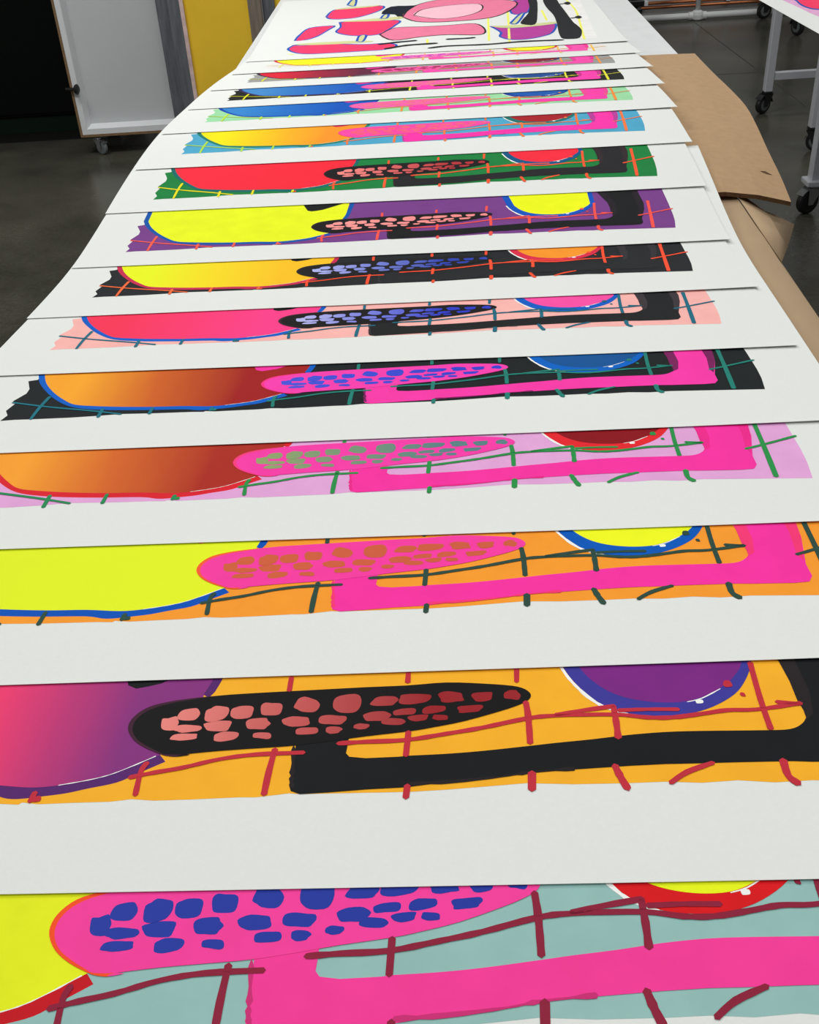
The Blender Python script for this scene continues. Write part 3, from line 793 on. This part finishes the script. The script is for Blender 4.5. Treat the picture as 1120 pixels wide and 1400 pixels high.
# ------------------------------------------------------------------ casters and rolling frames on the right
def caster(parent, x, y, r=0.045, w=0.024, rz=0.6, wheel=m_rubber, hub=m_hub, fork=m_rubber):
    d = Vector((math.cos(rz), math.sin(rz), 0)); ax = Vector((-d.y, d.x, 0))
    c = Vector((x, y, r)) - d * r * 0.45
    top = r * 2 + 0.018
    m = MB()
    m.lathe((x, y, top - 0.014), (0, 0, 1), [(0, r * 0.5), (0.008, r * 0.62), (0.014, r * 0.62)], 14)
    for sgn in (-1, 1):
        a = c + ax * sgn * (w * 0.5 + 0.004)
        b = Vector((x, y, top - 0.010)) + ax * sgn * (w * 0.5 + 0.004)
        n = ax * sgn * 0.003
        for f0, f1, h0, h1 in ((-0.5, 0.5, 0.0, 0.0),):
            p = [a + d * -r * 0.22 + Vector((0, 0, -r * 0.2)), a + d * r * 0.25 + Vector((0, 0, -r * 0.2)), b + d * r * 0.6, b - d * r * 0.75]
            k = len(m.v)
            m.v += [tuple(v) for v in p] + [tuple(v + n) for v in p]
            m.f += [tuple(k + i for i in q) for q in ((0, 1, 2, 3), (7, 6, 5, 4), (0, 4, 5, 1), (1, 5, 6, 2), (2, 6, 7, 3), (3, 7, 4, 0))]
    # curved hood between the fork plates
    k = len(m.v)
    for i in range(9):
        w_ = math.pi * (0.05 + 0.75 * i / 8)
        q = c + d * math.cos(w_) * r * 1.12 + Vector((0, 0, math.sin(w_) * r * 1.12))
        m.v += [tuple(q - ax * (w * 0.5 + 0.005)), tuple(q + ax * (w * 0.5 + 0.005))]
    for i in range(8): m.f.append((k + 2 * i, k + 2 * i + 1, k + 2 * i + 3, k + 2 * i + 2))
    cs = m.build('caster', fork, parent)
    MB().lathe(tuple(c - ax * w / 2), tuple(ax), [(0, r * 0.80), (w * 0.12, r * 0.95), (w * 0.3, r), (w * 0.7, r), (w * 0.88, r * 0.95), (w, r * 0.80)], 24).build('wheel', wheel, cs)
    MB().lathe(tuple(c - ax * (w / 2 + 0.002)), tuple(ax), [(0, r * 0.2), (0.001, r * 0.62), (w + 0.003, r * 0.62), (w + 0.004, r * 0.2)], 20).build('hub', hub, cs)
    return cs

def rolling_table(label, x0, x1, y0, y1, zt, tube, legmat, bar_z, cr=0.05, topm=m_table, fork=m_rubber, hub=m_hub, overhang=0.10, rzs=(0.6, 2.2, -0.5, 3.0), long_bar=False, plate=False):
    t = empty('rolling_table', ((x0 + x1) / 2, (y0 + y1) / 2, 0))
    ox, oy = t.location.x, t.location.y
    MB().box(x0 - overhang - ox, x1 + overhang - ox, y0 - overhang - oy, y1 + overhang - oy, zt - 0.03, zt, 0.003).build('tabletop', topm, t)
    h = tube / 2; cz = cr * 2 + 0.018
    for (lx, ly), rz in zip(((x0, y0), (x0, y1), (x1, y0), (x1, y1)), rzs):
        lg = MB().box(lx - h - ox, lx + h - ox, ly - h - oy, ly + h - oy, cz, zt - 0.03, 0.003).build('leg', legmat, t)
        if plate: MB().box(lx - h * 1.7 - ox, lx + h * 1.7 - ox, ly - h * 1.7 - oy, ly + h * 1.7 - oy, cz, cz + 0.022, 0.003).build('mounting_plate', legmat, lg)
        caster(t, lx - ox, ly - oy, cr, 0.03, rz, hub=hub, fork=fork)
    for ly in (y0, y1):
        MB().box(x0 + h - ox, x1 - h - ox, ly - h * 0.8 - oy, ly + h * 0.8 - oy, bar_z - 0.02, bar_z + 0.02, 0.003).build('cross_bar', legmat, t)
    for ly in (y0, y1):
        MB().box(x0 + h - ox, x1 - h - ox, ly - h * 0.8 - oy, ly + h * 0.8 - oy, zt - 0.075, zt - 0.032, 0.003).build('top_rail', legmat, t)
    if long_bar:
        MB().box((x0 + x1) / 2 - h - ox, (x0 + x1) / 2 + h - ox, y0 + h - oy, y1 - h - oy, bar_z - 0.015, bar_z + 0.015, 0.003).build('long_bar', legmat, t)
    return tag(t, label, 'table', 'rolling tables')
RT = 0.895
rolling_table('rolling table with grey steel legs and the lilac and red print overhanging its top', 1.735, 2.75, 3.0, 4.30, RT, 0.05, m_silver, 0.24, 0.05, fork=m_zinc, hub=m_black, rzs=(0.6, 0.35, -0.5, 3.0), plate=True, overhang=0.13)
rolling_table('rolling table with slim silver legs, cross bars and grey-hubbed casters', 2.02, 2.95, 5.13, 5.83, RT, 0.042, m_silver, 0.185, 0.046, rzs=(2.6, 0.5, -0.5, 3.0), overhang=0.04)
rolling_table('rolling table with black legs standing by the wall with the copper pipes', 2.79, 3.9, 7.68, 8.28, RT, 0.04, m_black, 0.30, 0.055, rzs=(2.0, 0.2, -0.5, 3.0), overhang=0.04)

# ---- print overhanging the rolling table
def side_print():
    t = empty('art_print', (1.36, 3.75, RT + 0.001))
    W2, L2 = 1.10, 1.07
    def zf(x):          # droops beyond the table edge (local x = distance from the free edge)
        e = 1.735 - 0.13 - 1.36
        d = max(0.0, e - x + 0.03)
        return 0.0012 - 0.045 * (d / (e + 0.03)) ** 2
    n = 44
    V = []; Fc = []
    for i in range(n + 1):
        x = W2 * i / n
        for y in (-L2 / 2, L2 / 2): V.append((x, y, zf(x)))
    N = len(V)
    V += [(a, b, c - TH) for a, b, c in V]
    for i in range(n):
        a = 2 * i; Fc += [(a, a + 2, a + 3, a + 1), (N + a, N + a + 1, N + a + 3, N + a + 2), (a, N + a, N + a + 2, a + 2), (a + 1, a + 3, N + a + 3, N + a + 1)]
    Fc += [(0, 1, N + 1, N), (2 * n, N + 2 * n, N + 2 * n + 1, 2 * n + 1)]
    obj('paper', V, Fc, m_paper, t)
    def loc(px):
        z = -CAM_H - 0.05 - (TABLE_Z - RT) - 0.03
        for _ in range(20):
            P = onz(px[0], px[1], z); z = 0.5 * z + 0.5 * (RT + 0.001 + zf(P[0] - 1.36) - EYE)
        return (P[1] - 3.75, P[0] - 1.36)       # strips run along local x
    def lay(name, polys, mats, parent, base):
        V = []; Fc = []; FM = []
        for i, (slot, poly) in enumerate(polys):
            for pc in pieces(poly):
                k = len(V)
                V += [(b, a, zf(b) + base + 0.0001 * i) for a, b in pc][::-1]
                Fc.append(tuple(range(k, k + len(pc)))); FM.append(slot)
        return obj(name, V, Fc, mats, parent, FM)
    m = [ink((222, 166, 206)), ink((255, 60, 100)), ink((40, 84, 170)), ink(K_)]
    ga = [loc((1072, 1)), loc((1090, 9)), loc((1108, 18)), loc((1121, 23))]
    e = ga[0]; e2 = ga[-1]
    ground = ga + [(-0.45, e2[1] + 0.0), (-0.45, 1.0), (0.45, 1.0), (0.45, e[1])]
    pic = lay('printed_picture', [(0, ground)], m, t, 0.0002)
    ov = [loc((1086, -6)), loc((1089, 2)), loc((1096, 8)), loc((1107, 12)), loc((1120, 13.5)), loc((1145, 12)), loc((1180, 6)), loc((1190, -14)), loc((1160, -38)), loc((1115, -34))]
    cc = (sum(p[0] for p in ov) / len(ov), sum(p[1] for p in ov) / len(ov))
    ov2 = [(cc[0] + (p[0] - cc[0]) * 0.94, cc[1] + (p[1] - cc[1]) * 0.94) for p in ov]
    lay('oval_shape', [(2, catmull(ov, 4)), (1, catmull(ov2, 4))], m, pic, 0.0004)
    lay('bent_band', [(3, [(-0.36, 0.42), (0.30, 0.36), (0.31, 0.50), (0.02, 0.54), (0.0, 0.88), (-0.12, 0.88), (-0.13, 0.56), (-0.36, 0.54)])], m, pic, 0.0004)
    return tag(t, 'print with lilac ground and blue-outlined red shape overhanging a rolling table', 'print')
side_print()

# ------------------------------------------------------------------ wall pipes
def pipe(name, label, pts, r, m, group=None, cat='pipe', clips=()):
    o = MB().tube(pts, r, 14).build(name, m, None, smooth=False)
    for p in o.data.polygons: p.use_smooth = len(p.vertices) == 4
    for x, y, z in clips:
        MB().box(x - 0.014, x + 0.014, y - r - 0.006, 8.4995, z - r - 0.003, z + r + 0.006, 0.002).build('pipe_clip', m_pipew, o)
    return tag(o, label, cat, group)
pipe('copper_pipe', 'upper copper pipe running along the wall above the white conduit', [(1.3, 8.46, 0.116), (4.5, 8.46, 0.116)], 0.011, m_copper, 'copper pipes on the wall', clips=[(1.95, 8.46, 0.116), (2.55, 8.46, 0.116), (3.2, 8.46, 0.116)])
pipe('copper_pipe', 'lower copper pipe running along the wall above the white conduit', [(1.3, 8.46, 0.086), (4.5, 8.46, 0.086)], 0.011, m_copper, 'copper pipes on the wall')
cd = pipe('white_conduit', 'white conduit along the foot of the wall with a riser and a round fitting', [(1.2, 8.385, 0.028), (4.5, 8.385, 0.028)], 0.022, m_pipew)
MB().tube([(2.315, 8.385, 0.04), (2.315, 8.385, 1.6)], 0.017, 14).build('riser', m_pipew, cd, True)
MB().lathe((2.315, 8.385, -0.0), (0, 0, 1), [(0.0, 0.03), (0.008, 0.042), (0.035, 0.045), (0.055, 0.04), (0.066, 0.024)], 18).build('fitting', m_pipew, cd)
MB().tube([(2.25, 8.385, 0.028), (2.38, 8.385, 0.028)], 0.0275, 14).build('coupling', m_pipew, cd)

# black cable chain hanging behind the end of the table
ch = empty('cable_chain', (1.79, 8.1, 0.0))
for i in range(22):
    z = 0.03 + i * 0.052
    MB().box(-0.05 - 0.012 * (i % 2), 0.05 + 0.012 * (i % 2), -0.03, 0.03, z - 0.022, z + 0.022, 0.008).build('link', m_black, ch)
MB().tube([(0, 0, 0), (0, 0, 0.05 + 22 * 0.052)], 0.022, 10).build('cable', m_black, ch)
MB().box(-0.07, 0.07, -0.06, 0.06, 0.0, 0.012, 0.002).build('base_plate', m_black, ch)
tag(ch, 'black ribbed cable chain standing by the copper pipes at the wall', 'cable')

# ------------------------------------------------------------------ white rolling board cabinet on the left
def board_cart():
    x0, x1, y0, z0, z1 = -1.60, -0.70, 5.80, 0.098, 1.75
    t = empty('rolling_board', ((x0 + x1) / 2, y0 + 0.1, 0)); ox, oy = t.location.x, t.location.y
    D = 0.20
    MB().box(x0 + 0.045 - ox, x1 - 0.045 - ox, y0 + 0.05 - oy, y0 + D - oy, z0 + 0.045, z1 - 0.045).build('panel', m_board, t)
    # lips around the recess, sloping inwards
    def lip(a, b, c, d):
        k = MB(); k.v = [*a, *b]; return k
    outer = [(x0 + 0.012, z0 + 0.012), (x1 - 0.012, z0 + 0.012), (x1 - 0.012, z1 - 0.012), (x0 + 0.012, z1 - 0.012)]
    inner = [(x0 + 0.04, z0 + 0.04), (x1 - 0.04, z0 + 0.04), (x1 - 0.04, z1 - 0.04), (x0 + 0.04, z1 - 0.04)]
    deep = [(x0 + 0.055, z0 + 0.055), (x1 - 0.055, z0 + 0.055), (x1 - 0.055, z1 - 0.055), (x0 + 0.055, z1 - 0.055)]
    for i in range(4):
        j = (i + 1) % 4
        k = MB()
        k.v = [(outer[i][0] - ox, y0 - oy, outer[i][1]), (outer[j][0] - ox, y0 - oy, outer[j][1]), (inner[j][0] - ox, y0 - oy, inner[j][1]), (inner[i][0] - ox, y0 - oy, inner[i][1]),
               (deep[j][0] - ox, y0 + 0.051 - oy, deep[j][1]), (deep[i][0] - ox, y0 + 0.051 - oy, deep[i][1]), (outer[i][0] - ox, y0 + D - oy, outer[i][1]), (outer[j][0] - ox, y0 + D - oy, outer[j][1])]
        k.f = [(0, 1, 2, 3), (3, 2, 4, 5), (0, 6, 7, 1), (5, 4, 7, 6)]
        k.build('lip', m_white, t)
    for (a, b, c, d) in ((x0, x0 + 0.0125, z0, z1), (x1 - 0.0125, x1, z0, z1), (x0 + 0.0125, x1 - 0.0125, z0, z0 + 0.0125), (x0 + 0.0125, x1 - 0.0125, z1 - 0.0125, z1)):
        MB().box(a - ox, b - ox, y0 - 0.002 - oy, y0 + D - oy, c, d).build('plywood_edge', m_ply, t)
    for cx, cy, rz in ((x0 + 0.08, y0 + 0.03, 2.5), (x0 + 0.08, y0 + D - 0.04, 0.9), (x1 - 0.08, y0 + 0.03, 1.9), (x1 - 0.08, y0 + D - 0.04, 0.4)):
        caster(t, cx - ox, cy - oy, 0.036, 0.022, rz, wheel=m_hub, hub=m_zinc, fork=m_zinc)
    kb = MB().tube([(x0 - 0.02 - ox, y0 - 0.012 - oy, 0.345), (x0 + 0.03 - ox, y0 - 0.02 - oy, 0.343)], 0.008, 10).build('latch_rod', m_black, t)
    MB().lathe((x0 + 0.028 - ox, y0 - 0.02 - oy, 0.343), (1, -0.3, 0), [(0, 0.008), (0.004, 0.022), (0.012, 0.026), (0.018, 0.018), (0.02, 0.006)], 18).build('knob', m_black, kb)
    return tag(t, 'white recessed board with plywood edges and a black knob on casters', 'board')
board_cart()

# ------------------------------------------------------------------ printing screens leaning in a row
def screen(label, x0, x1, y, z1=1.55, bar=0.064, left=m_alu, right=m_alu, tape=False, d=0.035):
    t = empty('printing_screen', ((x0 + x1) / 2, y, 0)); ox = t.location.x
    MB().box(x0 - ox, x0 + bar - ox, -d / 2, d / 2, 0.0, z1, 0.003).build('frame_bar', left, t)
    MB().box(x1 - bar - ox, x1 - ox, -d / 2, d / 2, 0.0, z1, 0.003).build('frame_bar', right, t)
    MB().box(x0 + bar - ox, x1 - bar - ox, -d / 2, d / 2, 0.0, bar, 0.003).build('frame_bar', left, t)
    MB().box(x0 + bar - ox, x1 - bar - ox, -d / 2, d / 2, z1 - bar, z1, 0.003).build('frame_bar', left, t)
    MB().box(x0 + bar - 0.004 - ox, x1 - bar + 0.004 - ox, -0.003, 0.003, bar - 0.004, z1 - bar + 0.004).build('mesh_panel', m_mesh, t)
    if tape:
        MB().box(x0 + bar - 0.006 - ox, x0 + bar + 0.012 - ox, -d / 2 - 0.0015, -d / 2 + 0.012, bar, z1 - bar).build('sealing_tape', m_tape, t)
    return tag(t, label, 'screen', 'printing screens standing in a row')
screen('aluminium printing screen half hidden between the white board and the taped yellow screen', -1.085, -0.62, 5.76)
screen('yellow printing screen with pinkish tape along its grey frame bar', -1.017, -0.567, 5.70, right=m_aluwarm, tape=True)
screen('yellow printing screen with plain grey frame bars beside the taped screen', -0.563, -0.13, 5.73, bar=0.06, right=m_aluwarm)
screen('yellow printing screen at the end of the row behind the work table', -0.11, 0.36, 5.76, bar=0.06)

# ------------------------------------------------------------------ black-green cabinet at the left
def cabinet():
    x0, x1, y0 = -3.2, -1.45, 6.12
    t = empty('metal_cabinet', ((x0 + x1) / 2, y0 + 0.3, 0)); ox, oy = t.location.x, t.location.y
    MB().box(x0 - ox, x1 - ox, y0 - oy, y0 + 0.6 - oy, 0.14, 2.1, 0.006).build('body', m_dark, t)
    MB().box(x0 + 0.005 - ox, x1 - 0.005 - ox, y0 + 0.006 - oy, y0 + 0.59 - oy, 0.055, 0.14, 0.002).build('plinth', m_green, t)
    MB().box(x0 + 0.03 - ox, x1 - 0.03 - ox, y0 + 0.04 - oy, y0 + 0.55 - oy, 0.0, 0.055).build('foot_rail', m_black, t)
    for a, b in ((x0 + 0.01, (x0 + x1) / 2 - 0.003), ((x0 + x1) / 2 + 0.003, x1 - 0.01)):
        MB().box(a - ox, b - ox, y0 - 0.016 - oy, y0 - oy, 0.16, 2.08, 0.004).build('door', m_dark, t)
    for (a, b, c, d) in ((-2.19, -2.10, 0.60, 0.68), (-2.17, -2.075, 0.70, 0.75)):
        k = MB()
        for (p, q, r, s) in ((a, b, c, c + 0.008), (a, b, d - 0.008, d), (a, a + 0.008, c, d), (b - 0.008, b, c, d)):
            k.box(p - ox, q - ox, y0 - 0.02 - oy, y0 - 0.016 - oy, r, s)
        k.build('label_frame', m_outline, t)
    return tag(t, 'black-green metal cabinet with a dark green plinth behind the white board', 'cabinet')
cabinet()
